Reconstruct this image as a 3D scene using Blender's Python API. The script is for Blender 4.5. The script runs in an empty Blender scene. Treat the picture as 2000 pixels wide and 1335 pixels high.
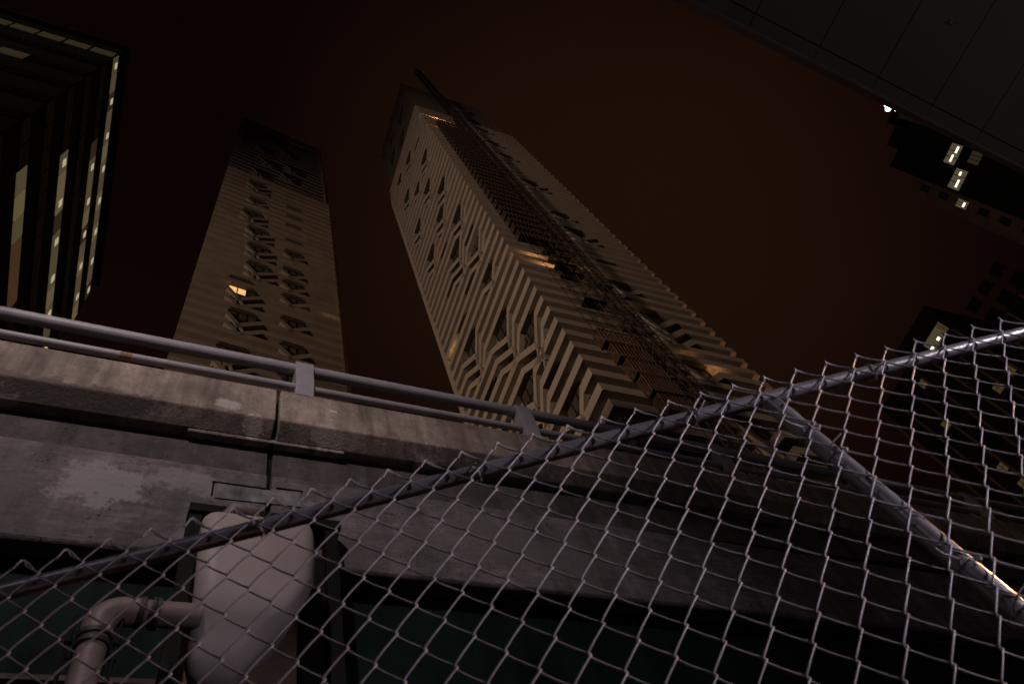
import bpy, math, random
from mathutils import Vector, Matrix
random.seed(7)
sc = bpy.context.scene
col = sc.collection
CZ = 1.6                                   # eye height of the photographer above the ground

# ------------------------------------------------------------------ camera
right = Vector((0.89579, -0.37077, -0.24512))
down = Vector((0.22181, 0.85081, -0.47637))
fwd = Vector((0.38517, 0.37236, 0.84439))
cam_d = bpy.data.cameras.new('camera')
cam = bpy.data.objects.new('camera', cam_d); col.objects.link(cam)
m = Matrix((right, -down, -fwd)).transposed().to_4x4()
m.translation = (0, 0, CZ)
cam.matrix_world = m
cam_d.sensor_width = 36; cam_d.lens = 25.5
cam_d.clip_start = 0.05; cam_d.clip_end = 5000
cam_d.dof.use_dof = True; cam_d.dof.focus_distance = 30; cam_d.dof.aperture_fstop = 8
sc.camera = cam

# ------------------------------------------------------------------ sky, added fill sun, exposure
w = bpy.data.worlds.new('World'); sc.world = w; w.use_nodes = True
nt = w.node_tree; nt.nodes.clear()
out = nt.nodes.new('ShaderNodeOutputWorld'); bg = nt.nodes.new('ShaderNodeBackground')
tc = nt.nodes.new('ShaderNodeTexCoord')
nz = nt.nodes.new('ShaderNodeTexNoise'); nz.inputs['Scale'].default_value = 1.7; nz.inputs['Detail'].default_value = 3
nz.inputs['Roughness'].default_value = 0.45
mp = nt.nodes.new('ShaderNodeMapping'); mp.inputs['Location'].default_value = (0.55, 0.2, 0.1)
nt.links.new(tc.outputs['Generated'], mp.inputs['Vector']); nt.links.new(mp.outputs['Vector'], nz.inputs['Vector'])
rp = nt.nodes.new('ShaderNodeValToRGB')       # low cloud lit by the city: dark red to brown
rp.color_ramp.elements[0].position = 0.34; rp.color_ramp.elements[0].color = (0.0032, 0.0008, 0.0007, 1)
rp.color_ramp.elements[1].position = 0.80; rp.color_ramp.elements[1].color = (0.0132, 0.0054, 0.0028, 1)
dt = nt.nodes.new('ShaderNodeVectorMath'); dt.operation = 'DOT_PRODUCT'; dt.inputs[1].default_value = (0.462, 0.209, 0.862)
nrm_ = nt.nodes.new('ShaderNodeVectorMath'); nrm_.operation = 'NORMALIZE'; nt.links.new(tc.outputs['Generated'], nrm_.inputs[0]); nt.links.new(nrm_.outputs['Vector'], dt.inputs[0])
mr = nt.nodes.new('ShaderNodeMapRange'); mr.interpolation_type = 'SMOOTHSTEP'
mr.inputs[1].default_value = 0.87; mr.inputs[2].default_value = 1.0; mr.inputs[3].default_value = 0.14; mr.inputs[4].default_value = 0.58
nt.links.new(dt.outputs['Value'], mr.inputs[0])
ma = nt.nodes.new('ShaderNodeMath'); ma.operation = 'MULTIPLY_ADD'; ma.inputs[1].default_value = 0.36
nt.links.new(nz.outputs['Fac'], ma.inputs[0]); nt.links.new(mr.outputs[0], ma.inputs[2])
nt.links.new(ma.outputs[0], rp.inputs['Fac'])
nt.links.new(rp.outputs['Color'], bg.inputs['Color'])
bg.inputs['Strength'].default_value = 1.0
nt.links.new(bg.outputs['Background'], out.inputs['Surface'])

sun_d = bpy.data.lights.new('fill_sun', 'SUN'); sun_d.energy = 0.032; sun_d.angle = math.radians(8); sun_d.color = (0.88, 0.82, 1.0)  # weak violet fill, added to lift upper surfaces and the fence rail
sun = bpy.data.objects.new('fill_sun', sun_d); col.objects.link(sun)
sun.rotation_euler = Vector((0.75, 0.45, -0.5)).to_track_quat('-Z', 'Y').to_euler()

sc.view_settings.view_transform = 'Standard'; sc.view_settings.look = 'None'
sc.view_settings.exposure = 0; sc.view_settings.gamma = 1; sc.view_settings.use_curve_mapping = False
sc.cycles.use_denoising = True
sc.cycles.max_bounces = 5

# ------------------------------------------------------------------ helpers
def rad(d): return math.radians(d)

class MB:
    """collects shapes in world coordinates, then links them as one mesh object"""
    def __init__(s): s.v = []; s.f = []; s.sm = []
    def add(s, vs, fs, smooth=False):
        b = len(s.v); s.v += [tuple(p) for p in vs]
        for f in fs: s.f.append(tuple(i + b for i in f)); s.sm.append(smooth)
    def box(s, a, b):
        x0, y0, z0 = a; x1, y1, z1 = b
        s.add([(x0,y0,z0),(x1,y0,z0),(x1,y1,z0),(x0,y1,z0),(x0,y0,z1),(x1,y0,z1),(x1,y1,z1),(x0,y1,z1)],
              [(0,3,2,1),(4,5,6,7),(0,1,5,4),(1,2,6,5),(2,3,7,6),(3,0,4,7)])
    def obox(s, o, e, n, u0, u1, d0, d1, z0, z1):
        """box in a facade frame: u along e, d along n, z up"""
        P = lambda u, d, z: (o[0]+e[0]*u+n[0]*d, o[1]+e[1]*u+n[1]*d, z)
        s.add([P(u0,d0,z0),P(u1,d0,z0),P(u1,d1,z0),P(u0,d1,z0),P(u0,d0,z1),P(u1,d0,z1),P(u1,d1,z1),P(u0,d1,z1)],
              [(0,3,2,1),(4,5,6,7),(0,1,5,4),(1,2,6,5),(2,3,7,6),(3,0,4,7)])
    def tube(s, pts, r, n=8, caps=True, smooth=True):
        pts = [Vector(p) for p in pts]; L = len(pts)
        rr = r if isinstance(r, (list, tuple)) else [r]*L
        t0 = (pts[1]-pts[0]).normalized()
        ref = Vector((0,0,1)) if abs(t0.z) < .9 else Vector((1,0,0))
        nrm = t0.cross(ref).normalized(); vs = []
        for i in range(L):
            t = (pts[min(i+1,L-1)]-pts[max(i-1,0)]).normalized()
            nrm = (nrm - t*nrm.dot(t)).normalized(); bn = t.cross(nrm)
            for k in range(n):
                a = 2*math.pi*k/n
                vs.append(pts[i] + (nrm*math.cos(a)+bn*math.sin(a))*rr[i])
        fs = [(i*n+k, i*n+(k+1)%n, (i+1)*n+(k+1)%n, (i+1)*n+k) for i in range(L-1) for k in range(n)]
        s.add(vs, fs, smooth)
        if caps:
            s.add(vs[:n], [tuple(range(n))[::-1]]); s.add(vs[-n:], [tuple(range(n))])
    def bar(s, a, b, wd): s.tube([a, b], wd*.7, 4, True, False)
    def prism(s, prof, x0, x1, slope0=None):
        """profile of (y, z) swept along x; slope0(x, z) gives the height at x"""
        f = slope0 or (lambda x, z: z); n = len(prof)
        vs = [(x0,y,f(x0,z)) for y,z in prof] + [(x1,y,f(x1,z)) for y,z in prof]
        fs = [(i,(i+1)%n,n+(i+1)%n,n+i) for i in range(n)] + [tuple(range(n))[::-1], tuple(range(n,2*n))]
        s.add(vs, fs)
    def build(s, name, mat, parent=None, bevel=0):
        me = bpy.data.meshes.new(name); me.from_pydata(s.v, [], s.f); me.update()
        me.polygons.foreach_set('use_smooth', s.sm)
        me.materials.append(mat)
        o = bpy.data.objects.new(name, me); col.objects.link(o)
        if parent is not None:
            o.parent = parent
            o.matrix_parent_inverse = (Matrix.Translation(ROOT[parent.name])).inverted()
            ROOT[o.name] = ROOT[parent.name]
        else: ROOT[o.name] = Vector((0,0,0))
        if bevel:
            md = o.modifiers.new('bevel','BEVEL'); md.width = bevel; md.segments = 2; md.limit_method = 'ANGLE'; md.angle_limit = rad(40)
        return o
ROOT = {}
def sub(mb, name, mat, part, bevel=0):
    """a piece under a part (a part's matrix is the world's)"""
    o = mb.build(name, mat, None, bevel); o.parent = part; o.matrix_parent_inverse = Matrix.Identity(4)
    return o
def thing(name, label, cat, loc, group=None):
    o = bpy.data.objects.new(name, None); col.objects.link(o); o.location = loc; o.empty_display_size = .5
    o['label'] = label; o['category'] = cat
    if group: o['group'] = group
    ROOT[o.name] = Vector(loc); return o
def tag(o, label, cat, group=None):
    o['label'] = label; o['category'] = cat
    if group: o['group'] = group
    return o

# ------------------------------------------------------------------ materials
def mat(name, base, rough=.6, metal=0, var=.0, scale=3, bump=0, bscale=40, emit=None, estr=0, spec=.5, streak=0, pits=0, tint=None, patch=0, spots=(), scratch=0):
    mt = bpy.data.materials.new(name); mt.use_nodes = True
    nt = mt.node_tree; N = nt.nodes; L = nt.links; p = N['Principled BSDF']
    p.inputs['Base Color'].default_value = (*base, 1); p.inputs['Roughness'].default_value = rough
    p.inputs['Metallic'].default_value = metal; p.inputs['Specular IOR Level'].default_value = spec
    if emit: p.inputs['Emission Color'].default_value = (*emit, 1); p.inputs['Emission Strength'].default_value = estr
    tc = N.new('ShaderNodeTexCoord'); cur = None
    def noise(sc_, det=5, ro=.6, stretch=None, loc=(0,0,0)):
        n = N.new('ShaderNodeTexNoise'); n.inputs['Scale'].default_value = sc_; n.inputs['Detail'].default_value = det; n.inputs['Roughness'].default_value = ro
        mp = N.new('ShaderNodeMapping'); mp.inputs['Location'].default_value = loc
        if stretch: mp.inputs['Scale'].default_value = stretch
        L.new(tc.outputs['Object'], mp.inputs['Vector']); L.new(mp.outputs['Vector'], n.inputs['Vector'])
        return n
    def ramp(src, a, b, lo, hi):
        r = N.new('ShaderNodeMapRange'); r.inputs[1].default_value = a; r.inputs[2].default_value = b
        r.inputs[3].default_value = lo; r.inputs[4].default_value = hi; L.new(src, r.inputs[0]); return r.outputs[0]
    def mul(prev, fac):
        mx = N.new('ShaderNodeMix'); mx.data_type = 'RGBA'; mx.blend_type = 'MULTIPLY'; mx.inputs[0].default_value = 1
        if prev is None: mx.inputs[6].default_value = (*base, 1)
        else: L.new(prev, mx.inputs[6])
        cb = N.new('ShaderNodeCombineColor'); [L.new(fac, cb.inputs[i]) for i in range(3)]
        L.new(cb.outputs[0], mx.inputs[7]); return mx.outputs[2]
    def mixc(prev, fac, c):
        mx = N.new('ShaderNodeMix'); mx.data_type = 'RGBA'; L.new(fac, mx.inputs[0])
        if prev is None: mx.inputs[6].default_value = (*base, 1)
        else: L.new(prev, mx.inputs[6])
        mx.inputs[7].default_value = (*c, 1); return mx.outputs[2]
    if var: cur = mul(cur, ramp(noise(scale).outputs['Fac'], .3, .7, 1-var, 1+var))
    if pits: cur = mul(cur, ramp(noise(17, 6, .75, None, (2,7,3)).outputs['Fac'], .3, .7, .72, 1.25))
    if scratch: cur = mul(cur, ramp(noise(16, 5, .7, (.3,1,1.6), (1,4,8)).outputs['Fac'], .36, .64, 1-scratch, 1+scratch*.8))
    if tint: cur = mixc(cur, ramp(noise(scale*.45, 4, .6, None, (5,3,1)).outputs['Fac'], .45, .62, 0, .75), tint)
    if patch: cur = mul(cur, ramp(noise(1.5, 3, .45, (1,1,1.6), (9,2,4)).outputs['Fac'], .55, .575, 1, 1+patch))
    if streak: cur = mul(cur, ramp(noise(9, 4, .6, (1,1,.09)).outputs['Fac'], .38, .66, 1+streak*.35, 1-streak))
    if pits:
        v = N.new('ShaderNodeTexVoronoi'); v.inputs['Scale'].default_value = 26; L.new(tc.outputs['Object'], v.inputs['Vector'])
        pz = noise(7, 2)
        a = N.new('ShaderNodeMath'); a.operation = 'MULTIPLY'; L.new(ramp(v.outputs['Distance'], .16, .24, 1, 0), a.inputs[0]); L.new(ramp(pz.outputs['Fac'], .5, .6, 0, 1), a.inputs[1])
        pitmask = a.outputs[0]
        inv = N.new('ShaderNodeMath'); inv.operation = 'SUBTRACT'; inv.inputs[0].default_value = 1
        s_ = N.new('ShaderNodeMath'); s_.operation = 'MULTIPLY'; s_.inputs[1].default_value = pits; L.new(pitmask, s_.inputs[0]); L.new(s_.outputs[0], inv.inputs[1])
        cur = mul(cur, inv.outputs[0])
    for (cx, cy, cz, rx, rz, cc, amt) in spots:      # worn or limewashed patches with ragged edges
        mp = N.new('ShaderNodeMapping'); mp.inputs['Location'].default_value = (-cx/rx, -cy, -cz/rz); mp.inputs['Scale'].default_value = (1/rx, 1, 1/rz)
        L.new(tc.outputs['Object'], mp.inputs['Vector'])
        ln = N.new('ShaderNodeVectorMath'); ln.operation = 'LENGTH'; L.new(mp.outputs['Vector'], ln.inputs[0])
        nn_ = noise(5.5, 6, .7, None, (cx*7, 1, cz*3)); ad = N.new('ShaderNodeMath'); ad.operation = 'MULTIPLY_ADD'; ad.inputs[1].default_value = 3.2
        L.new(nn_.outputs['Fac'], ad.inputs[0]); L.new(ln.outputs['Value'], ad.inputs[2])
        cur = mixc(cur, ramp(ad.outputs[0], 2.25, 2.5, amt, 0), cc)
    if cur is not None: L.new(cur, p.inputs['Base Color'])
    if bump:
        b = N.new('ShaderNodeBump'); b.inputs['Strength'].default_value = bump; b.inputs['Distance'].default_value = .02
        L.new(noise(bscale, 6, .65).outputs['Fac'], b.inputs['Height']); L.new(b.outputs['Normal'], p.inputs['Normal'])
    return mt

M = {}
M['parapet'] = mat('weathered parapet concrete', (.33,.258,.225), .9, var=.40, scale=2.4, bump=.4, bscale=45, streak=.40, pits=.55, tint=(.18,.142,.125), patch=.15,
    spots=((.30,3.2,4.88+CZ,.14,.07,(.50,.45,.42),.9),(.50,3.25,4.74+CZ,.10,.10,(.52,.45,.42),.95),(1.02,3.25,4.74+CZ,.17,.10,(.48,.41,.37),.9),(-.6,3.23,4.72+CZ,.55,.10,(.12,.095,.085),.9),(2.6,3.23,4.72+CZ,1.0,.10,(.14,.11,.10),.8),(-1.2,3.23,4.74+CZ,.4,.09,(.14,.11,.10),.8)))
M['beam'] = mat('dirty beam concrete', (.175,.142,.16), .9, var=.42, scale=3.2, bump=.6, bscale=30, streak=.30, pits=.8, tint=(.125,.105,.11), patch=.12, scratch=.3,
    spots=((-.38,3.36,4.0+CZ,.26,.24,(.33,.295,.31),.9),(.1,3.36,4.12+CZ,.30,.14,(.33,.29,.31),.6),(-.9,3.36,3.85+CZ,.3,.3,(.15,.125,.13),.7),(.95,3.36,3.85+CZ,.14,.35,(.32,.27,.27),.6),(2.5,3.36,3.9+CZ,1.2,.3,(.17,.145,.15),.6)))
M['band'] = mat('dark concrete band', (.085,.068,.068), .9, var=.4, scale=3, bump=.6, bscale=30, streak=.3, pits=.7)  # darker tone than the edge beam below it
M['sofdark'] = mat('dark deck underside', (.05,.045,.045), .9, var=.3, scale=2, bump=.3)  # even dark tone for the deck behind the edge beam
M['green'] = mat('green girder paint', (.009,.018,.0165), .75, var=.3, scale=2.2, bump=.1, bscale=25, streak=.3, spec=.06)
M['rust'] = mat('rusty steel', (.07,.045,.035), .8, var=.4, scale=6, bump=.3)
M['railpaint'] = mat('grey rail paint', (.36,.325,.365), .45, var=.12, scale=5, bump=.04, bscale=60, spec=.4)
M['orangepaint'] = mat('orange paint smear', (.30,.17,.09), .7, var=.5, scale=60)
M['sticker'] = mat('white sticker', (.6,.58,.6), .6, var=.2, scale=40)
M['galv'] = mat('galvanised steel', (.50,.47,.49), .32, metal=.6, var=.25, scale=14, bump=.08, bscale=80)
M['wire'] = mat('galvanised wire', (.52,.48,.50), .45, metal=.25, var=.25, scale=30)
M['frp'] = mat('cream plastic', (.40,.33,.32), .55, var=.16, scale=2.5, bump=.03, bscale=20, spec=.4, tint=(.38,.32,.30))
M['pvc'] = mat('old beige pipe', (.20,.145,.135), .55, var=.3, scale=7, bump=.08, bscale=30, tint=(.2,.13,.12))
M['black'] = mat('black steel', (.008,.007,.007), .7, var=.3, scale=8, spec=.12)
M['wood'] = mat('brown back board', (.12,.075,.055), .8, var=.3, scale=8)
M['rubber'] = mat('dark clamp rubber', (.03,.02,.018), .6, var=.3, scale=20)
M['slime'] = mat('leaking grout', (.16,.145,.155), .6, var=.5, scale=12, streak=.8, bump=.4)
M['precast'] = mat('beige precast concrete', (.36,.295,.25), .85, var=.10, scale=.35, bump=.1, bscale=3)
M['precast_dim'] = mat('dimmed precast concrete', (.20,.158,.13), .85, var=.18, scale=.3, bump=.1, bscale=3)  # darkened precast: the left tower's weaker light is put into this colour
M['wallbeige'] = mat('beige recessed wall', (.31,.26,.22), .9, var=.12, scale=.3)
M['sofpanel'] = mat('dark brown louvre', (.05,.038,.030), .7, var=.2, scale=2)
M['glass'] = mat('dark window glass', (.075,.062,.050), .3, var=.3, scale=.4, spec=.6)
M['darkglass'] = mat('black office glass', (.003,.003,.003), .4, spec=.12)
M['frame'] = mat('black window frame', (.010,.009,.008), .5)
M['crown'] = mat('bronze crown blades', (.16,.118,.098), .7, var=.15, scale=.4)
M['crowncore'] = mat('dark plant screen', (.008,.006,.006), .8)
M['crane'] = mat('rusty brown hoist steel', (.028,.014,.010), .75, var=.4, scale=2)
M['screen'] = mat('brown hoist screen bars', (.085,.047,.033), .7, var=.3, scale=2)
M['litwarm'] = mat('lit room warm', (.3,.2,.1), .6, emit=(1,.56,.20), estr=.95)
M['litdim'] = mat('lit room dim', (.2,.1,.05), .6, emit=(1,.42,.13), estr=.10)
M['ribbon'] = mat('office ceiling light', (.05,.05,.03), .4, emit=(1,.80,.42), estr=.062, var=0)
M['ribbon2'] = mat('office ceiling light dim', (.05,.05,.03), .4, emit=(1,.72,.40), estr=.018)
M['ribbon3'] = mat('office ceiling light mid', (.05,.05,.03), .4, emit=(1,.78,.40), estr=.055)
M['ribbon4'] = mat('office ceiling light warm', (.05,.05,.03), .4, emit=(1,.74,.36), estr=.10)
M['ribbonhot'] = mat('office lamp', (.05,.05,.03), .4, emit=(1,.86,.50), estr=.42)
M['orangeroom'] = mat('orange room', (.05,.04,.03), .4, emit=(1,.52,.22), estr=.045)
M['officewin'] = mat('lit office', (.05,.05,.03), .4, emit=(1,.80,.45), estr=.075)
M['tubehot'] = mat('fluorescent tube', (.8,.8,.8), .4, emit=(1,.93,.75), estr=1.6)
M['yellowwin'] = mat('yellow room', (.05,.05,.03), .4, emit=(1,.68,.22), estr=.045)
M['coldhot'] = mat('cold white floodlight', (.8,.8,.8), .4, emit=(.82,.93,1), estr=4)
M['blackwall'] = mat('black curtain wall', (.004,.004,.004), .7, var=.2, scale=.2, spec=.08)
M['brick'] = mat('dark red brick', (.035,.016,.012), .9, var=.3, scale=.5)
M['canopy'] = mat('grey canopy panel', (.24,.21,.20), .6, var=.10, scale=1.2)
M['canopyedge'] = mat('grey canopy edge', (.34,.29,.27), .6, var=.10, scale=1.5)
M['asphalt'] = mat('asphalt', (.06,.055,.05), .9, var=.3, scale=1, bump=.3)
M['lampmetal'] = mat('lamp post paint', (.1,.1,.1), .5)
M['sodium'] = mat('sodium lamp glass', (.8,.6,.4), .4, emit=(1,.45,.14), estr=6)
M['led'] = mat('led lamp glass', (.8,.8,.8), .4, emit=(.86,.80,1), estr=6)

# ------------------------------------------------------------------ ground
g = MB(); g.box((-900,-900,-.5),(900,900,0)); o = g.build('ground', M['asphalt']); o['kind'] = 'structure'

# ------------------------------------------------------------------ elevated ramp
D = 3.2
up_tilt = lambda x, z: z + CZ + .0245*(x-.7)
no_tilt = lambda x, z: z + CZ
ramp = thing('elevated_ramp', 'weathered concrete road ramp with parapet passing overhead', 'overpass', (2,7,0))
joints = [-11.34,-5.34,.656,6.656,12.656,18.656,24.656,30.656]
prof = [(3.2,5.205),(3.2,4.79),(3.325,4.685),(3.44,4.70),(3.62,4.70),(3.62,5.225),(3.215,5.225)]
for a, b in zip(joints, joints[1:]):
    s = MB(); s.prism(prof, a+.014, b-.014, up_tilt); s.build('parapet_segment', M['parapet'], ramp, .012)
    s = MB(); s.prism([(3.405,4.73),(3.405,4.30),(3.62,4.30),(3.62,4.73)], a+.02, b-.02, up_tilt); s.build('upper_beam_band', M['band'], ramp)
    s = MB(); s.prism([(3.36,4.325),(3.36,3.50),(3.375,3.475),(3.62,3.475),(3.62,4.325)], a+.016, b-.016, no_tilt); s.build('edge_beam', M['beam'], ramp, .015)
# joint filler strips, deep in the gaps
for j in joints[1:-1]:
    s = MB(); s.prism([(3.30,5.15),(3.33,4.66),(3.5,4.66),(3.5,5.15)], j-.013, j+.013, up_tilt); s.build('joint_filler', M['black'], ramp)
    s = MB(); s.prism([(3.44,4.62),(3.42,3.52),(3.6,3.52),(3.6,4.62)], j-.015, j+.015, no_tilt); s.build('joint_filler', M['black'], ramp)
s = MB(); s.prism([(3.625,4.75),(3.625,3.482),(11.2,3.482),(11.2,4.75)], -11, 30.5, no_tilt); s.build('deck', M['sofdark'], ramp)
# green girder under the edge, with flanges and stiffeners
s = MB(); s.prism([(3.52,3.470),(3.52,2.74),(3.55,2.74),(3.55,3.470)], -11, 30.5, no_tilt); s.build('girder_web', M['green'], ramp)
s = MB(); s.prism([(3.485,3.470),(3.485,3.450),(3.518,3.450),(3.518,3.470)], -11, 30.5, no_tilt); s.build('girder_flange', M['green'], ramp)
s = MB(); s.prism([(3.49,2.735),(3.49,2.705),(3.72,2.705),(3.72,2.735)], -11, 30.5, no_tilt); s.build('girder_flange', M['rust'], ramp)
for x in (-4.2,-1.6,3.4,5.9,8.4):
    s = MB(); s.box((x-.008,3.495,2.737+CZ),(x+.008,3.518,3.448+CZ)); s.build('stiffener', M['green'], ramp)
# cast mortar ledge hanging under the joint, and patched mortar lips
s = MB(); s.prism([(3.322,4.70),(3.328,4.662),(3.40,4.672),(3.40,4.71)], .06, 1.20, up_tilt); s.build('mortar_ledge', M['parapet'], ramp, .01)
def lump(pts, y, th, name, m_):
    """irregular patch of mortar standing a little proud of a vertical face"""
    s = MB(); n = len(pts)
    s.add([(x,y-th,z+CZ) for x,z in pts]+[(x,y+.004,z+CZ) for x,z in pts], [tuple(range(n)),tuple(range(n,2*n))[::-1]]+[(i,n+i,n+(i+1)%n,(i+1)%n) for i in range(n)])
    return s.build(name, m_, ramp)
M['mortar'] = mat('pale patch mortar', (.33,.27,.235), .9, var=.25, scale=9, bump=.5, bscale=50)
M['mortarlow'] = mat('pale limewash patch', (.27,.225,.25), .9, var=.2, scale=5, bump=.4, bscale=40, pits=.6)
lump([(.30,4.15),(.87,4.175),(.87,4.02),(.31,4.0)], 3.36, .008, 'leak_patch', M['slime'])
s = MB(); s.box((.28,3.346,4.150+CZ),(.66,3.3595,4.158+CZ)); s.box((.70,3.346,4.178+CZ),(.88,3.3595,4.185+CZ)); s.box((.285,3.348,4.02+CZ),(.292,3.3595,4.149+CZ)); s.build('patch_seam', M['black'], ramp)
s = MB(); s.box((1.06,3.1965,5.02+CZ),(1.12,3.1985,5.055+CZ)); o = s.build('sticker', M['sticker'], ramp); o['label'] = 'small white square sticker'

# ------------------------------------------------------------------ guard rail on the parapet
gr = thing('guard_rail', 'grey painted two-tube steel guard rail on the concrete parapet', 'railing', (2,3.3,6.7))
ru = lambda x: 5.652 + CZ + .0255*(x-.7)
rl = lambda x: 5.352 + CZ + .0255*(x-.7)
s = MB(); s.tube([(x,3.24,ru(x)) for x in (-11,0,10,30)], .052, 20); s.build('upper_rail_tube', M['railpaint'], gr)
s = MB(); s.tube([(x,3.235,rl(x)) for x in (-11,0,10,30)], .034, 16); lo = s.build('lower_rail_tube', M['railpaint'], gr)
s = MB(); s.tube([(-.52,3.235,rl(-.52)),(-.44,3.235,rl(-.44))], .0346, 16); sub(s, 'paint_smear', M['orangepaint'], lo)
for x in (-6.6,-4.4,-2.2,.86,3.0,5.45,7.6,9.9,12.2,14.5,16.8,19.1):
    # broad post plate that bends back under the upper tube
    s = MB(); z0 = 5.19+CZ+.0245*(x-.7); zt = ru(x)+.058
    hw = .075
    prof_ = [(3.195,z0),(3.172,z0+.12),(3.172,zt-.05),(3.19,zt),(3.24,zt+.012),(3.30,zt-.02),(3.34,z0+.2),(3.40,z0)]
    s.prism(prof_, x-hw, x+hw); s.build('rail_post', M['railpaint'], gr, .006)

# ------------------------------------------------------------------ rainwater hopper and drain pipe below the joint
hop = thing('drain_hopper', 'cream plastic rainwater hopper bolted under the ramp joint', 'hopper', (.5,3.1,3.8))
secs = [  # z, x0, x1, y_front, corner radius
 (3.41,.245,.82,2.965,.07),(3.37,.234,.84,2.92,.08),(3.30,.230,.85,2.905,.085),(3.10,.233,.85,2.90,.085),(2.96,.240,.842,2.90,.09),(2.87,.246,.815,2.905,.095),(2.80,.25,.78,2.915,.10),
 (2.75,.252,.755,2.935,.09),(2.70,.253,.71,2.965,.10),(2.66,.255,.66,3.00,.10),(2.60,.258,.60,3.04,.09),(2.55,.27,.55,3.08,.08),(2.51,.30,.51,3.12,.06),(2.50,.34,.47,3.18,.04)]
s = MB(); rings = []
for z,x0,x1,yf,r in secs:
    ring = []; yb = 3.345
    for cx,cy,a0 in ((x1-r,yf+r,-90),(x1-r,yb-r*.4,0),(x0+r,yb-r*.4,90),(x0+r,yf+r,180)):
        rr_ = r if cy < 3.2 else r*.4
        for k in range(7): 
            a = rad(a0+15*k); ring.append((cx+math.cos(a)*rr_, cy+math.sin(a)*rr_, z+CZ))
    rings += ring
n = 28
s.add(rings, [(i*n+k, i*n+(k+1)%n, (i+1)*n+(k+1)%n, (i+1)*n+k) for i in range(len(secs)-1) for k in range(n)] + [tuple(range((len(secs)-1)*n, len(secs)*n))], True)
# rim lip round the open top
body = s.build('body', M['frp'], hop)
body.data.flip_normals()
s = MB(); s.tube([(.818,3.33,3.405+CZ),(.818,3.03,3.405+CZ),(.75,2.967,3.405+CZ),(.315,2.967,3.405+CZ),(.247,3.03,3.405+CZ),(.247,3.33,3.405+CZ)], .012, 10); sub(s, 'rim', M['frp'], body)
s = MB(); s.tube([(.33,3.05,3.44+CZ),(.40,3.02,3.50+CZ),(.50,3.03,3.50+CZ),(.55,3.08,3.42+CZ)], [.03,.055,.05,.03], 14); s.build('inlet_spout', M['pvc'], hop)
s = MB(); s.box((.17,3.34,2.30+CZ),(1.11,3.357,3.69+CZ)); s.build('back_board', M['wood'], hop)
for x in (.17,1.0):
    s = MB(); s.box((x,3.24,2.30+CZ),(x+.08,3.338,3.70+CZ)); s.build('bracket_upright', M['black'], hop, .004)
s = MB(); s.box((.165,3.22,3.705+CZ),(1.10,3.357,3.775+CZ)); s.build('bracket_crossbar', M['black'], hop, .004)
s = MB(); s.box((.86,3.30,2.2+CZ),(1.02,3.338,3.50+CZ)); s.build('bracket_plate', M['black'], hop)
dp = thing('drain_pipe', 'old beige drain pipe with elbow leaving the hopper', 'pipe', (-.12,3.0,0))
R = .062
s = MB(); s.tube([(.30,3.02,2.72+CZ),(.02,3.02,2.72+CZ)], R, 18); s.build('branch_pipe', M['pvc'], dp)
s = MB(); s.tube([(.03,3.02,2.72+CZ)]+[(-.03-.10*math.sin(rad(a)),3.02,2.62+CZ+.10*math.cos(rad(a))) for a in range(0,91,10)]+[(-.13,3.02,2.56+CZ)], R*1.10, 18); s.build('elbow', M['pvc'], dp)
s = MB(); s.tube([(-.13,3.02,2.58+CZ),(-.13,3.02,.3)], R, 18); s.build('down_pipe', M['pvc'], dp)
for x in (.035,.085,.10):
    s = MB(); s.tube([(x-.012,3.02,2.72+CZ),(x+.012,3.02,2.72+CZ)], R*1.22, 18); s.build('clamp_ring', M['rubber'], dp)
for z in (2.56,2.515):
    s = MB(); s.tube([(-.13,3.02,z+.012+CZ),(-.13,3.02,z-.012+CZ)], R*1.22, 18); s.build('clamp_ring', M['rubber'], dp)
for x in (-.225,-.035):
    s = MB(); s.tube([(x,3.0,2.66+CZ),(x,3.0,2.25+CZ)], .008, 8); s.tube([(x,3.0,2.53+CZ),(x,3.0,2.51+CZ)], .018, 6); s.build('hanger_rod', M['black'], dp)
s = MB(); s.box((-.24,3.085,2.505+CZ),(-.02,3.10,2.545+CZ)); s.build('clamp_strap', M['black'], dp)

# ------------------------------------------------------------------ overhead canopy with panelled soffit
cn = thing('canopy', 'grey panelled soffit of a deck overhead, behind the fence', 'canopy', (6,-3,8.1))
zc = 6.5 + CZ
xs = [2.29-.803*3 + .803*i for i in range(20)]
for a, b in zip(xs, xs[1:]):
    s = MB(); s.box((a+.004,-.905,zc),(b-.004,-.792,zc+.05)); s.build('edge_panel', M['canopy'], cn)
    for y0, y1 in ((-3.9,-.915),(-6.9,-3.91)):
        s = MB(); s.box((a+.005,y0,zc+.001),(b-.005,y1,zc+.05)); s.build('soffit_panel', M['canopy'], cn)
s = MB(); s.box((xs[0],-.79,zc-.006),(xs[-1],-.755,zc+.45)); s.build('fascia_trim', M['canopyedge'], cn, .006)
s = MB(); s.box((xs[0],-6.9,zc+.052),(xs[-1],-.792,zc+.40)); s.build('deck_slab', M['black'], cn)
s = MB(); s.tube([(5.95+.03*math.cos(rad(t)),-1.63,zc-.025+.03*math.sin(rad(t))) for t in range(-60,250,20)], .006, 6); s.tube([(5.95,-1.63,zc),(5.95,-1.63,zc-.01)], .025, 10); s.build('eye_bolt', M['galv'], cn)
for x in (-2,13):
    s = MB(); s.tube([(x,-4.5,0),(x,-4.5,zc+.05)], .3, 20); s.build('column', M['parapet'], cn)

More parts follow.
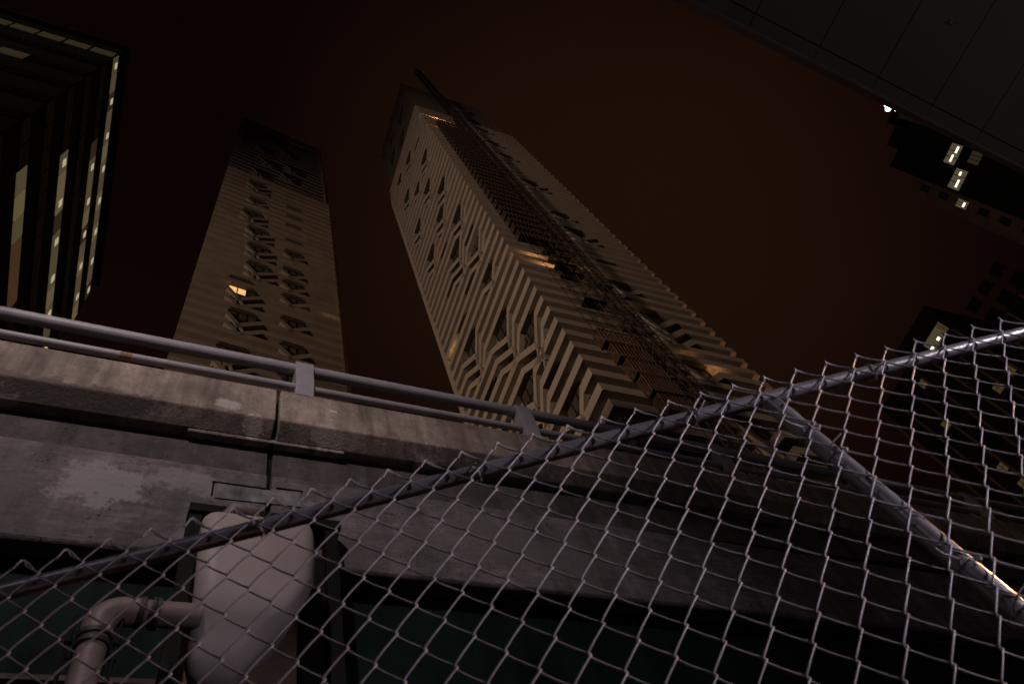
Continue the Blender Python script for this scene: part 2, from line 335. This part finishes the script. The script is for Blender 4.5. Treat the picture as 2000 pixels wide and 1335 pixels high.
# ------------------------------------------------------------------ chain-link fence beside the camera
f0 = Vector((-.2146,1.2453,1.2249+CZ)); faz = -.4991
fu = Vector((math.cos(faz), math.sin(faz), .0075)); fup = Vector((-.0227,.0162,1)).normalized()
fn = Vector((-fu.y, fu.x, 0)).normalized()          # away from the camera
PT, Q = .08, .0459
fence = thing('chain_link_fence', 'galvanised chain-link fence slanting across the foreground', 'fence', (.8,.7,0))
def fpt(i, k, d=0): return f0 + fu*(i*PT) - fup*(k*Q) + fn*d
NR = 56; dd = .0031
def wire(i0, left):
    """one zigzag wire between columns i0 and i0+.5; left: it reaches the top at i0"""
    rnd = random.Random(int(i0*20)+5*left); j = lambda: rnd.uniform(-.012,.012)
    pts = []
    if left:   # from its hooked tip over the knuckle and down to the right
        pts += [fpt(i0-.16,.42,-.004), fpt(i0-.05,.10,-.005), fpt(i0-.01,-.04,-.001), fpt(i0+.03,-.03,.003)]
    else:      # rises from the left, bends at the peak, doubles back down to the right
        pts += [fpt(i0+.5+.33,.60,.004), fpt(i0+.5+.22,.32,.006), fpt(i0+.5+.07,-.02,.004), fpt(i0+.5+.01,-.10,0), fpt(i0+.5-.03,-.02,-.004)]
    for k in range(NR):
        a = i0-.05 if (k%2==0) == left else i0+.55
        b = i0+.55 if (k%2==0) == left else i0-.05
        sg = 1 if b > a else -1
        ja = j(); 
        for t in (.05,.12,.26,.42,.58,.74,.88,.95):
            if k == 0 and t < .2: continue
            tt = t
            bow = .03*math.sin(math.pi*t)*(1 if sg > 0 else -.6)
            pts.append(fpt(a+(b-a)*tt, k+t+bow*.6+ja*.5, sg*dd*math.sin(math.pi*t)**.5))
    return pts
for i in range(-5,42):
    for left in (True, False):
        s = MB(); s.tube(wire(i if left else i-.5+0.0, left) if left else wire(i+.5-1+.0, False), .0019, 6); s.build('wire', M['wire'], fence)
railo = lambda i: fpt(i, 1.05, .022)
s = MB(); s.tube([railo(i) for i in (-8,5,20,30,44)], .0168, 20); s.build('top_rail', M['galv'], fence)
pt_i = 19.75
ptop = fpt(pt_i, 1.35, .026)
pdir = (-fup + fu*.055).normalized()
s = MB(); s.tube([ptop, ptop+pdir*1.0, ptop+pdir*((ptop.z)/-pdir.z)], .0205, 20); s.build('post', M['galv'], fence)
for i_ in (-2.6,44):
    q = fpt(i_,1.35,.026); s = MB(); s.tube([q, (q.x,q.y,0)], .0205, 16); s.build('post', M['galv'], fence)
def tie(c, axis, r, seed, tail):
    rnd = random.Random(seed); axis = axis.normalized()
    e1 = fn - axis*fn.dot(axis); e1.normalize(); e2 = axis.cross(e1)
    pts = [c + (e1*math.cos(t)+e2*math.sin(t))*r + axis*(.004*t/3) for t in [x*.35 for x in range(-2,18)]]
    pts += [c - e1*(r+.006) + e2*(-.02) , c - e1*(r+.014) + e2*(-.03) + tail*.5, c - e1*(r+.02) + e2*(-.03) + tail]
    s = MB(); s.tube(pts, .0017, 6)
    k = c - e1*(r+.006) - fup*.012
    s.tube([k+fu*(.004*x)+fup*(.004*math.sin(x*1.9))+fn*(.004*math.cos(x*1.9)) for x in range(-3,5)], .0017, 6)
    s.build('tie_wire', M['wire'], fence)
for n_, i_ in enumerate((-1.5,5.6,11.2,17.35,23.0,29.2)):
    tie(railo(i_), fu, .0195, n_, fu*.035+fup*(.03 if n_ != 1 else .02))
for n_, L_ in enumerate((.13,.21,.52,.62,1.0)):
    tie(ptop+pdir*L_, pdir, .0235, 20+n_, fu*(.05 if n_%2 else -.02)+fup*.02)

# ------------------------------------------------------------------ fin towers
def offset_corner(p, n0, n1, b):
    """plan point where two offset faces meet"""
    k = 1 + n0[0]*n1[0] + n0[1]*n1[1]
    return (p[0]+b*(n0[0]+n1[0])/k, p[1]+b*(n0[1]+n1[1])/k)

def make_tower(name, label, faces, s, kr, kc, ktop, a, b, wall_depth, lit, seed, fin_mat='precast'):
    """faces: list of dict(o, e, n, W, open[(u, z_rel, n)]); fins run round all faces"""
    rnd = random.Random(seed)
    f0_ = faces[0]
    tw = thing(name, label, 'tower', (f0_['o'][0], f0_['o'][1], 0))
    zf = lambda k: CZ + k*s
    # solid body below the crown, dark plant core inside it
    plan = [(f['o'][0]-f['n'][0]*.0, f['o'][1]-f['n'][1]*.0) for f in faces] + [(faces[-1]['o'][0]+faces[-1]['e'][0]*faces[-1]['W'], faces[-1]['o'][1]+faces[-1]['e'][1]*faces[-1]['W'])]
    poly = plan + wall_depth
    cx = sum(p[0] for p in poly)/len(poly); cy = sum(p[1] for p in poly)/len(poly)
    def solid(zz0, zz1, sh):
        m_ = MB(); P = [(cx+(x-cx)*sh, cy+(y-cy)*sh) for x,y in poly]; n = len(P)
        m_.add([(x,y,zz0) for x,y in P]+[(x,y,zz1) for x,y in P], [tuple(range(n))[::-1], tuple(range(n,2*n))]+[(i,(i+1)%n,n+(i+1)%n,n+i) for i in range(n)])
        return m_
    solid(0, zf(kc)+.2, 1).build('wall', M['wallbeige'], tw)
    solid(zf(kc)+.2, zf(ktop)-1.5, .90).build('plant_screen', M['crowncore'], tw)
    # quantise openings
    for f in faces:
        op = []
        for u, z, n in f['open']:
            k0 = max(kr, int(round(z/s - n/2 - .2)))
            hw = {1:1.5,2:1.45,3:1.6,4:1.75}[n]
            op.append((u, k0, n, hw))
        f['op'] = op
    for k in range(kr, ktop+1):
        crown = k > kc
        aa, bb = (a*.36, b*.36) if crown else (a, b)
        m_ = MB()
        for fi, f in enumerate(faces):
            O, e, n = f['o'], f['e'], f['n']; W = f['W']
            rev = f.get('rev', False)
            cuts = []
            for u, k0, nn, hw in f['op']:
                if not k0 < k < k0+nn: continue
                j = k-k0; cb, fb = {2:(1.9,2.2),3:(2.1,2.8),4:(2.3,3.2)}[nn]
                low = j == 1
                steep = (s*(.80 if low else 1.06), s*(.97 if low else 1.55), .15)      # corner side: steep, pointed
                blunt = (s*(1.15 if low else 1.45), s*(.97 if low else 1.25), 1.0)     # far side: flatter, cut square
                cuts.append((u-fb, u+cb, blunt, steep) if rev else (u-cb, u+fb, steep, blunt))
            cuts.sort(key=lambda c: c[0])
            segs = []; u = 0; start = None
            for c0, c1, ea, eb in cuts:
                if c0 < u+.15 or c1 > W-.15: continue
                segs.append((u, c0, start, ea)); u = c1; start = eb
            segs.append((u, W, start, None))
            for u0, u1, st, en in segs:
                pts = []   # (u, v, hscale, cornerflag)
                if st is None: pts.append((u0, 0, 1, 'c0'))
                else: pts += [(u0-st[0], -st[1], st[2], 0), (u0-st[0]*.74, -st[1]*.74, 1, 0), (u0, 0, 1, 0)]
                if en is None: pts.append((u1, 0, 1, 'c1'))
                else: pts += [(u1, 0, 1, 0), (u1+en[0]*.74, -en[1]*.74, 1, 0), (u1+en[0], -en[1], en[2], 0)]
                vs = []
                for (uu, vv, hs, cf) in pts:
                    P = (O[0]+e[0]*uu, O[1]+e[1]*uu)
                    F = (P[0]+n[0]*bb, P[1]+n[1]*bb)
                    if cf == 'c0' and fi > 0: F = offset_corner(P, faces[fi-1]['n'], n, bb)
                    if cf == 'c1' and fi < len(faces)-1: F = offset_corner(P, n, faces[fi+1]['n'], bb)
                    B = (P[0]-n[0]*.03, P[1]-n[1]*.03)
                    z0 = zf(k)+vv
                    vs += [(*B,z0+.10),(*F,z0),(*F,z0+aa*hs),(*B,z0+aa*hs+.05)]
                L_ = len(pts)
                fs = [(i*4+q,i*4+(q+1)%4,(i+1)*4+(q+1)%4,(i+1)*4+q) for i in range(L_-1) for q in range(4)]
                fs += [(0,3,2,1), tuple((L_-1)*4+q for q in range(4))]
                m_.add(vs, fs)
        m_.build('crown_blade' if crown else 'fin', M['crown'] if crown else M[fin_mat], tw)
    # windows
    pane_cache = {}
    for fi, f in enumerate(faces):
        O, e, n = f['o'], f['e'], f['n']
        for wi, (u, k0, nn, hw) in enumerate(f['op']):
            if k0+nn > kc: continue
            z0 = zf(k0)+a+.12; z1 = zf(k0+nn)-.02
            u0, u1 = u-hw-.25, u+hw+.25
            nc = max(2, int(round((u1-u0)/1.15))); nr = max(1, nn)
            m_ = MB(); cw = (u1-u0)/nc; rh = (z1-z0)/nr; t = .07
            for c in range(nc+1): m_.obox(O,e,n,u0+c*cw-t,u0+c*cw+t,.31,.44,z0,z1)
            for r in range(nr+1): m_.obox(O,e,n,u0,u1,.31,.42,z0+r*rh-t*(1.6 if 0<r<nr else 1),z0+r*rh+t)
            win = m_.build('window', M['frame'], tw)
            for c in range(nc):
                for r in range(nr):
                    mt = M['glass']
                    for (lf,lu,lz,lm,lc,lr) in lit:
                        if lf == fi and abs(lu-u) < .3 and abs(lz-(k0+nn/2)*s) < 3.5 and c in lc and r in lr: mt = M[lm]
                    p_ = MB(); p_.obox(O,e,n,u0+c*cw+t+.001,u0+(c+1)*cw-t-.001,.02,.36,z0+r*rh+t*1.6+.001,z0+(r+1)*rh-t*1.6-.001)
                    sub(p_, 'pane', mt, win)
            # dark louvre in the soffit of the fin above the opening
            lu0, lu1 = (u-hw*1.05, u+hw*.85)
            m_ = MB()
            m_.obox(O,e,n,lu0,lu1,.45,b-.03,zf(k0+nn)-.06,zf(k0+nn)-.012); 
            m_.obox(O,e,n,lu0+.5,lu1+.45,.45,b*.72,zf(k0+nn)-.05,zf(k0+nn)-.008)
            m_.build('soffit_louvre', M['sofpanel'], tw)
    return tw, zf

def frame(o, azd):
    e = (math.cos(rad(azd)), math.sin(rad(azd)))
    return o, e
# right tower: corner at C, left face runs away from it, right face to the right
C = (31.97, 24.04); S = 2.488
eL = (math.cos(rad(88)), math.sin(rad(88))); eR = (math.cos(rad(-2.3)), math.sin(rad(-2.3)))
WL, WR = 19.4, 21.6
RTL = [(6.6,28.4,4),(3.3,25.5,4),(13.2,31.2,4),(7.4,23.6,4),(3.68,22.5,2),(2.92,20.4,2),(13.46,34.3,1),(13.18,27.9,1),(8.0,39.3,4),(3.9,37.0,4),(4.44,33.6,2),(8.5,35.4,1),(13.75,44.3,3),(14.39,50.5,3),(7.4,45.7,3),(7.4,51.9,3),(4.0,47.9,3),(14.08,57.4,3),(10.2,55.0,2),(14.3,63.0,2),(8.58,61.2,3),(4.3,55.5,3),(4.1,42.1,3),(4.31,60.5,1),
       (12.5,38.6,1),(10.4,42.4,1),(7.5,70.0,3),(13.5,71.5,3),(4.5,73.5,3),(10.5,75.5,3),(14.2,24.0,2),(9.4,19.6,3),(14,17,3),(5,16,3),(4,12,3),(10,11,3)]
RTR = [(13.72,26.1,4),(13.95,22.6,2),(14.27,37.4,3),(14.8,33.9,1),(14.43,41.4,2),(14.2,47.7,3),(14.26,54.7,2),(13.92,59.2,2),(14.32,63.8,2),(13.4,30.6,2),(10.2,29.6,2),(9.6,36.0,1),(10.2,44.5,1),(9.4,51.0,1),(13.6,70,3),(15,74.5,3),(14,17.5,3),(14,12,3),(9.2,24.6,1)]
# faces run as one path: far end of the left face -> corner -> right face -> short return
oL = (C[0]+eL[0]*WL, C[1]+eL[1]*WL)
eLr = (-eL[0], -eL[1])
nL = (-eL[1], eL[0]); nR = (eR[1], -eR[0])
oE = (C[0]+eR[0]*WR, C[1]+eR[1]*WR); eE = (math.cos(rad(80)), math.sin(rad(80))); nE = (eE[1], -eE[0])
faces_R = [dict(o=oL,e=eLr,n=nL,W=WL,open=[],rev=True), dict(o=C,e=eR,n=nR,W=WR,open=[(u,k*S,n) for u,k,n in RTR]), dict(o=oE,e=eE,n=nE,W=14,open=[])]
faces_R[0]['open'] = [(WL-u,k*S,n) for u,k,n in RTL]
back_R = [(C[0]+eL[0]*WL+eR[0]*15, C[1]+eL[1]*WL+eR[1]*15)]
tR, zR = make_tower('residential_tower', 'pale banded tower with zigzag fins and a construction hoist on its corner', faces_R, S, 5, 66, 79, 1.10, 1.05, back_R,
                    [(1,13.95,22.6*S,'litwarm',(1,),(0,))], 3)
# vertical ribs down the far edge of the left face
for i in range(4):
    s = MB(); q = (oL[0]-eLr[0]*(.35+.62*i), oL[1]-eLr[1]*(.35+.62*i))
    s.obox(q, eLr, nL, -.17, .17, -1.5, .95-.28*i, CZ+1, CZ+66*S); s.build('corner_rib', M['precast'], tR)
# left tower
oT = (-2.89, 45.91); eT = (math.cos(rad(5.5)), math.sin(rad(5.5))); nT = (eT[1], -eT[0]); WT = 20.3
oT2 = (oT[0]+eT[0]*WT, oT[1]+eT[1]*WT); eT2 = (math.cos(rad(66.5)), math.sin(rad(66.5))); nT2 = (eT2[1], -eT2[0])
LTO = [(7.99,114.99,3),(8.35,107.91,3),(6.12,102.89,1),(6.57,96.64,3),(7.09,88.0,3),(6.59,78.71,3),(13.76,117.64,2),(13.67,110.35,2),(13.74,104.81,2),(13.8,99.52,2),(13.89,92.2,2),(13.98,85.15,2),(13.9,77.5,2),
       (6.16,146.38,3),(6.21,128.5,3),(7.47,121.63,3),(13.7,142.79,1),(13.74,137.0,1),(13.62,130.67,1),(6.6,137.0,2),(13.7,124.0,1),
       (6.5,160,3),(12.5,163,3),(8,169,3),(13.5,172,3),(6,178,3),(12,183,3),(8,189,3),(14,193,3),(6.5,70,3),(13.8,70,1),(6.5,60,3),(13.8,60,1),(6.5,50,3)]
faces_T = [dict(o=oT,e=eT,n=nT,W=WT,open=LTO), dict(o=oT2,e=eT2,n=nT2,W=14,open=[])]
back_T = [(oT[0]+3, oT[1]+20)]
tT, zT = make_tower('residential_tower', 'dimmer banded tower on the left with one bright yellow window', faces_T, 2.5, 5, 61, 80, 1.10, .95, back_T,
                    [(0,6.57,96.64,'litwarm',(0,1),(2,)),(0,6.59,78.71,'litdim',(0,1),(1,))], 9, 'precast_dim')

# ------------------------------------------------------------------ construction hoist on the right tower
ho = thing('construction_hoist', 'rusty lattice hoist mast with barred platforms climbing the right tower', 'hoist', (38.5,21.8,0))
def rp(u, d, z): return (C[0]+eR[0]*u+nR[0]*d, C[1]+eR[1]*u+nR[1]*d, z)
mu = lambda z: 7.55 - 1.75*(z/215)
sec = 5.4; nsec = 40
for i in range(nsec):
    z0 = i*sec; z1 = z0+sec-.02; m_ = MB(); h = .62
    for du in (-h,h):
        for dd_ in (2.0,2.0+2*h): m_.bar(rp(mu(z0)+du,dd_,z0), rp(mu(z1)+du,dd_,z1), .13)
    nb = 5
    for q in range(nb):
        za = z0+sec*q/nb; zb = z0+sec*(q+1)/nb; sg = h if q%2 else -h
        for dd_ in (2.0,2.0+2*h):
            m_.bar(rp(mu(za)-sg,dd_,za), rp(mu(zb)+sg,dd_,zb), .07); m_.bar(rp(mu(za)-h,dd_,za), rp(mu(za)+h,dd_,za), .06)
        for du in (-h,h):
            m_.bar(rp(mu(za)+du,2+h-sg,za), rp(mu(zb)+du,2+h+sg,zb), .07)
    m_.build('mast_section', M['crane'], ho)
s = MB(); s.tube([rp(5.85,1.9,3), rp(4.7,1.9,CZ+160)], .07, 6); s.build('guide_rail', M['screen'], ho)
for k in range(8,78,5):      # ties from mast to facade
    z = CZ+k*S
    for sg in (-1,1):
        s = MB(); s.bar(rp(mu(z)+.6*sg,2.0,z), rp(mu(z)+1.4*sg,.9,z), .09); s.build('wall_tie', M['crane'], ho)
def platform(z, u0, u1, d0=1.12, d1=2.1, h=1.3, nb=9):
    m_ = MB(); m_.obox(C,eR,nR,u0,u1,d0,d1,z-.07,z)
    pf = m_.build('platform', M['black'], ho)
    fr = MB()
    for q in range(nb+1):
        u = u0+(u1-u0)*q/nb; fr.obox(C,eR,nR,u-.075,u+.075,d1-.05,d1+.05,z-.25,z+h-.12)
    fr.obox(C,eR,nR,u0-.06,u1+.06,d1-.08,d1+.06,z+h-.12,z+h)
    sub(fr, 'front_screen', M['screen'], pf)
    sd = MB()
    for q in range(5):
        d = d0+(d1-d0)*q/4.4; sd.obox(C,eR,nR,u0-.03,u0+.03,d-.05,d+.05,z-.25,z+h-.12)
    sd.obox(C,eR,nR,u0-.05,u0+.05,d0,d1-.085,z+h-.12,z+h)
    sub(sd, 'side_screen', M['screen'], pf)
for k in range(33,60): platform(CZ+k*S+.9, 1.0-.35*(k%2)*0, mu(k*S)-.75)
for k, u0, u1 in ((22,2.0,6.1),(20.9,2.5,6.3),(19.8,3.0,6.5),(18.7,3.3,6.6),(17.5,3.5,6.7)): platform(CZ+k*S+.6, u0, u1, h=2.3)
# open scaffold between the platform stacks
for k in range(23,33):
    z = CZ+k*S; m_ = MB()
    for u in (1.6,3.2,4.9,6.3): m_.bar(rp(u,1.9,z), rp(u,1.9,z+S-.03), .06)
    m_.bar(rp(1.5,1.9,z), rp(6.5,1.9,z), .06)
    m_.bar(rp(1.6,1.9,z), rp(4.9,1.9,z+S-.03), .05) if k%2 else m_.bar(rp(6.3,1.9,z), rp(3.2,1.9,z+S-.03), .05)
    m_.build('scaffold_frame', M['crane'], ho)
for k in (30,31,32,29,26): 
    s = MB(); s.obox(C,eR,nR,3.6,6.3,1.1,2.2,CZ+k*S+.55,CZ+k*S+.68); s.build('scaffold_deck', M['black'], ho)

# small lit lamps left on by the builders, in the gaps between the fins
def work_lamp(P, power, tower, clr=(1,.55,.22)):
    m_ = MB(); m_.tube([(P[0],P[1],P[2]-.12),(P[0],P[1],P[2]+.05)], [.05,.09], 8)
    o = m_.build('work_lamp', M['lampmetal'], tower); o['label'] = 'small warm work lamp between the fins'
    b_ = MB(); b_.tube([(P[0],P[1],P[2]-.22),(P[0],P[1],P[2]-.125)], [.03,.04], 8); sub(b_, 'bulb', M['sodium'], o)
    ld = bpy.data.lights.new('work_lamp_light','POINT'); ld.energy = power; ld.color = clr; ld.shadow_soft_size = .12
    lo_ = bpy.data.objects.new('work_lamp_light', ld); col.objects.link(lo_); lo_.location = (P[0],P[1],P[2]-.3)
for u, d, z, pw in ((2.5,.55,31,60),(3.6,.55,30,80),(2.9,.55,62,170),(2.7,.55,58,50),(16.6,.55,22,34),(14.6,.55,23,12),(12.4,.55,27,16),(9.8,.55,31,12)):
    p = rp(u,d,CZ+z*S+1.55); work_lamp(p, pw, tR)
q = (C[0]+eL[0]*17.4+nL[0]*.55, C[1]+eL[1]*17.4+nL[1]*.55, CZ+34*S+1.55); work_lamp(q, 40, tR, (1,.66,.30))
q = (oT[0]+eT[0]*19.6+nT[0]*.5, oT[1]+eT[1]*19.6+nT[1]*.5, CZ+39*2.5+1.55); work_lamp(q, 16, tT, (1,.6,.3))

# ------------------------------------------------------------------ dark office block at the left edge
ob = thing('office_block', 'black glass office block with lit ribbon windows at the left edge', 'office building', (-11,14,0))
ca = (-6.75, 8.475); e1 = (math.cos(rad(87.7)), math.sin(rad(87.7))); n1 = (e1[1], -e1[0]); W1 = 13.2
e2 = (math.cos(rad(177.7)), math.sin(rad(177.7))); n2 = (-e2[1], e2[0]); W2 = 12
H1 = 43.05
m_ = MB(); m_.obox(ca,e1,n1,0,W1,-12.1,0,0,H1+CZ); m_.build('wall', M['blackwall'], ob)
m_ = MB(); m_.obox(ca,e1,n1,-.25,W1+.25,-12.3,.2,H1+CZ,H1+CZ+.4); m_.build('parapet', M['blackwall'], ob)
floors = [40.6-2.74*i for i in range(14)]
litmap = {0:(0.1,13.1),1:(3.7,13.1),3:(2.4,12.4),5:(2.0,7.2)}
for fi, z in enumerate(floors):
    lo_, hi_ = litmap.get(fi, (1,0))
    npn = 15; cw = W1/npn
    for c in range(npn):
        u0 = c*cw+.025; u1 = (c+1)*cw-.025; uc = (u0+u1)/2
        if lo_ <= uc <= hi_:
            mt = M['orangeroom'] if (fi == 5 and c > 4) else M[random.choice(('ribbon','ribbon','ribbon3','ribbon2','ribbon4'))]
        else: mt = M['darkglass']
        m_ = MB(); m_.obox(ca,e1,n1,u0,u1,.005,.05,z+CZ,z+1.0+CZ); pn = m_.build('window_pane', mt, ob)
        if lo_ <= uc <= hi_ and c % 2 == fi % 2 and fi != 5:
            m_ = MB(); m_.obox(ca,e1,n1,uc-.14,uc+.14,.052,.075,z+CZ+.28,z+.72+CZ); sub(m_, 'ceiling_lamp', M['ribbonhot'], pn)
    npn = 11; cw = W2/npn
    for c in range(npn):
        u0 = c*cw+.07; u1 = (c+1)*cw-.07
        mt = M['darkglass']
        if fi == 0 and c < 8: mt = M['ribbon2']
        if fi == 2 and 2 <= c <= 5: mt = M['ribbon2']
        m_ = MB(); m_.obox(ca,e2,n2,u0,u1,.005,.05,z+CZ,z+1.0+CZ); m_.build('window_pane', mt, ob)

# ------------------------------------------------------------------ brick building behind the canopy edge
bb = thing('brick_building', 'dark red brick building with black glass bay under the canopy edge', 'building', (128,-10,0))
e3 = (math.cos(rad(81)), math.sin(rad(81))); n3 = (-e3[1], e3[0]); c3 = (120, 0)
def zone(u0, u1, top, mt, name, d=0):
    m_ = MB(); m_.obox(c3,e3,n3,u0,u1,-16,d,0,top+CZ); return m_.build(name, mt, bb)
zone(-4.05,-.3,115.2,M['brick'],'brick_wing'); zone(-13.2,-4.06,124.0,M['blackwall'],'glass_bay',.4); zone(-30,-13.21,128,M['brick'],'brick_wing')
m_ = MB(); m_.obox(c3,e3,n3,-11.5,-7.5,-14,-.3,124+CZ,128+CZ); m_.build('plant_room', M['blackwall'], bb)
m_ = MB(); m_.obox(c3,e3,n3,-17.0,-11.6,-14,-.6,128.01+CZ,131+CZ); m_.build('plant_room', M['blackwall'], bb)
def bwin(u0, u1, z0, z1, mt, d, lamps=()):
    m_ = MB(); m_.obox(c3,e3,n3,u0,u1,d+.01,d+.06,z0+CZ,z1+CZ); wn = m_.build('window', mt, bb)
    fr = MB()
    for q in range(1,3): fr.obox(c3,e3,n3,u0+(u1-u0)*q/3-.06,u0+(u1-u0)*q/3+.06,d+.062,d+.10,z0+CZ,z1+CZ)
    sub(fr, 'mullion', M['frame'], wn)
    for a_, b_, zz in lamps:
        l_ = MB(); l_.obox(c3,e3,n3,a_,b_,d+.105,d+.13,zz+CZ,zz+.45+CZ); sub(l_, 'tube_lamp', M['tubehot'], wn)
bwin(-11.9,-8.3,109.4,112.0,M['officewin'],.4,((-10.0,-8.7,110.3),(-11.6,-10.4,110.0)))
bwin(-8.1,-4.5,105.8,108.5,M['officewin'],.4,((-6.3,-4.9,106.5),(-7.7,-7.0,106.9)))
bwin(-3.3,-1.9,102.9,105.3,M['officewin'],0,((-3.0,-2.2,103.4),))
bwin(-11.7,-9.6,104.6,107,M['ribbon2'],.4)
for i in range(9):
    z = 112.4-4.75*i
    if i != 2: bwin(-3.3,-2.1,z,z+2.2,M['darkglass'],0)
for i in range(10):
    z = 122.8-4.75*i
    bwin(-15.4,-14.2,z,z+2.4,M['darkglass'],0); bwin(-18.6,-17.4,z,z+2.4,M['darkglass'] if i != 2 else M['ribbon2'],0)
# cold white floodlights on its roof
fl = thing('roof_floodlight', 'glaring cold white floodlight cluster on the brick building roof', 'floodlight', (119.2,-14.5,128+CZ))
def fl_pt(u, z): return (c3[0]+e3[0]*u+n3[0]*.6, c3[1]+e3[1]*u+n3[1]*.6, z+CZ)
for u, z, r in ((-14.3,131.0,.62),(-14.9,131.9,.5),(-16.0,133.0,.36),(-14.4,128.9,.20)):
    s = MB(); p0 = Vector(fl_pt(u,z)); dv = Vector((-.8,.1,-.6)).normalized()
    s.tube([p0-dv*.5, p0], [r*.5, r], 12); hd = s.build('lamp_head', M['lampmetal'], fl)
    s = MB(); s.tube([p0+dv*.01, p0+dv*.05], r*.95, 12); sub(s, 'lens', M['coldhot'], hd)
s = MB(); s.tube([fl_pt(-14.6,128), fl_pt(-14.6,133)], .08, 8); s.build('pole', M['lampmetal'], fl)

# ------------------------------------------------------------------ dark block at the right, behind the fence
rb = thing('apartment_block', 'dark block behind the fence at right with a bright window strip', 'apartment building', (108,22,0))
c4 = (100, 13.5); e4 = (math.cos(rad(86)), math.sin(rad(86))); n4 = (-e4[1], e4[0])
m_ = MB(); m_.obox(c4,e4,n4,0,8.8,-14,0,0,82.6+CZ); m_.build('wall', M['blackwall'], rb)
m_ = MB(); m_.obox(c4,e4,n4,8.81,17.6,-14,-.2,0,79.5+CZ); m_.build('wall', M['blackwall'], rb)
m_ = MB(); m_.obox(c4,e4,n4,-14,-.01,-14,-.3,0,71+CZ); m_.build('wall', M['blackwall'], rb)
for i in range(12):
    u = -13.5 + i*2.85
    m_ = MB(); m_.obox(c4,e4,n4,u-.16,u+.16,.0+.002,.35,20,(76 if u > 0 else 70)+CZ); m_.build('pier', M['brick'], rb)
for i in range(16):
    z = 74.2-3.4*i
    for c in range(-4,6):
        u0 = c*2.85+.75; lit_ = None
        key = (c,i)
        if key in ((3,0),(4,2),(1,3),(0,3),(4,5),(4,6)): lit_ = M['yellowwin']
        m_ = MB(); m_.obox(c4,e4,n4,u0+.25,u0+(1.25 if lit_ else 2.2),.005,.05,z+(.5 if lit_ else 0)+CZ,z+1.9+CZ); wn = m_.build('window', lit_ or M['darkglass'], rb)
        if lit_:
            fr = MB(); fr.obox(c4,e4,n4,u0+.68,u0+.78,.052,.08,z+.5+CZ,z+1.9+CZ); fr.obox(c4,e4,n4,u0+.25,u0+1.25,.052,.075,z+1.2+CZ,z+1.28+CZ); sub(fr, 'mullion', M['frame'], wn)
for q in range(5):
    u0 = .9+.85*q
    m_ = MB(); m_.obox(c4,e4,n4,u0,u0+.75,.355,.40,76.4+CZ,78.6+CZ); wn = m_.build('window', M['officewin'] if q > 0 else M['yellowwin'], rb)
    fr = MB(); fr.obox(c4,e4,n4,u0+.33,u0+.42,.402,.43,76.4+CZ,78.6+CZ); sub(fr, 'mullion', M['frame'], wn)
    if q in (2,4):
        l_ = MB(); l_.obox(c4,e4,n4,u0+.1,u0+.65,.435,.46,76.7+CZ,77.2+CZ); sub(l_, 'tube_lamp', M['tubehot'], wn)

# ------------------------------------------------------------------ street lamps and added fill lamps that light the place (outside the frame)
def lamp(name, label, base, h, aim, power, clr, glass, spot=None, soft=.25, group=None):
    t = thing(name, label, 'street lamp', (base[0],base[1],0), group)
    head = Vector((base[0],base[1],h)); a_ = Vector(aim)-head; a_.normalize()
    s = MB(); s.tube([(base[0],base[1],0),(base[0],base[1],h*.6),(base[0],base[1],h-.35)], [.11,.085,.06], 12); s.build('pole', M['lampmetal'], t)
    s = MB(); s.tube([head-a_*.3, head-a_*.05], [.10,.22], 14); hd = s.build('lamp_head', M['lampmetal'], t)
    s = MB(); s.tube([head-a_*.048, head-a_*.02], .19, 14); sub(s, 'lens', M[glass], hd)
    ld = bpy.data.lights.new(name+'_light', 'SPOT' if spot else 'POINT'); ld.energy = power; ld.color = clr; ld.shadow_soft_size = soft
    if spot: ld.spot_size = rad(spot); ld.spot_blend = .8
    lo_ = bpy.data.objects.new(name+'_light', ld); col.objects.link(lo_); lo_.location = head + a_*.05
    lo_.rotation_euler = a_.to_track_quat('-Z','Y').to_euler()
lamp('street_lamp', 'white street lamp lighting the ramp parapet from behind the camera', (-1.8,-1.6), 8.8, (.45,3.4,6.4), 580, (1,.86,.83), 'led', 60, .15)
lamp('street_lamp', 'white street lamp behind the right end of the fence', (3.2,-3.0), 2.9, (1.75,.25,2.85), 280, (.95,.86,1.0), 'led', 36, .12)
lamp('canopy_fill_lamp', 'added low lamp brightening the canopy soffit from below', (9,-5), 2.6, (6,-1.5,8), 42, (1,.84,.75), 'led', 120, .2)  # added fill, only there to brighten the canopy underside
lamp('street_lamp', 'orange street lamp beyond the right end of the fence', (14.5,1.2), 8.6, (1.2,.5,2.95), 2300, (1,.42,.20), 'sodium', 15, .15)
lamp('tower_fill_lamp', 'added warm mast lamp far left, lighting the towers', (-112,-24), 40, (28,34,84), 290000, (1,.73,.52), 'sodium', 68, 5.0)  # added in place of a sun, to light fin fronts and soffits
lamp('street_lamp', 'orange street lamp at the foot of the right tower', (84,34), 12, (54,26,60), 26000, (1,.40,.16), 'sodium', 120, .5)
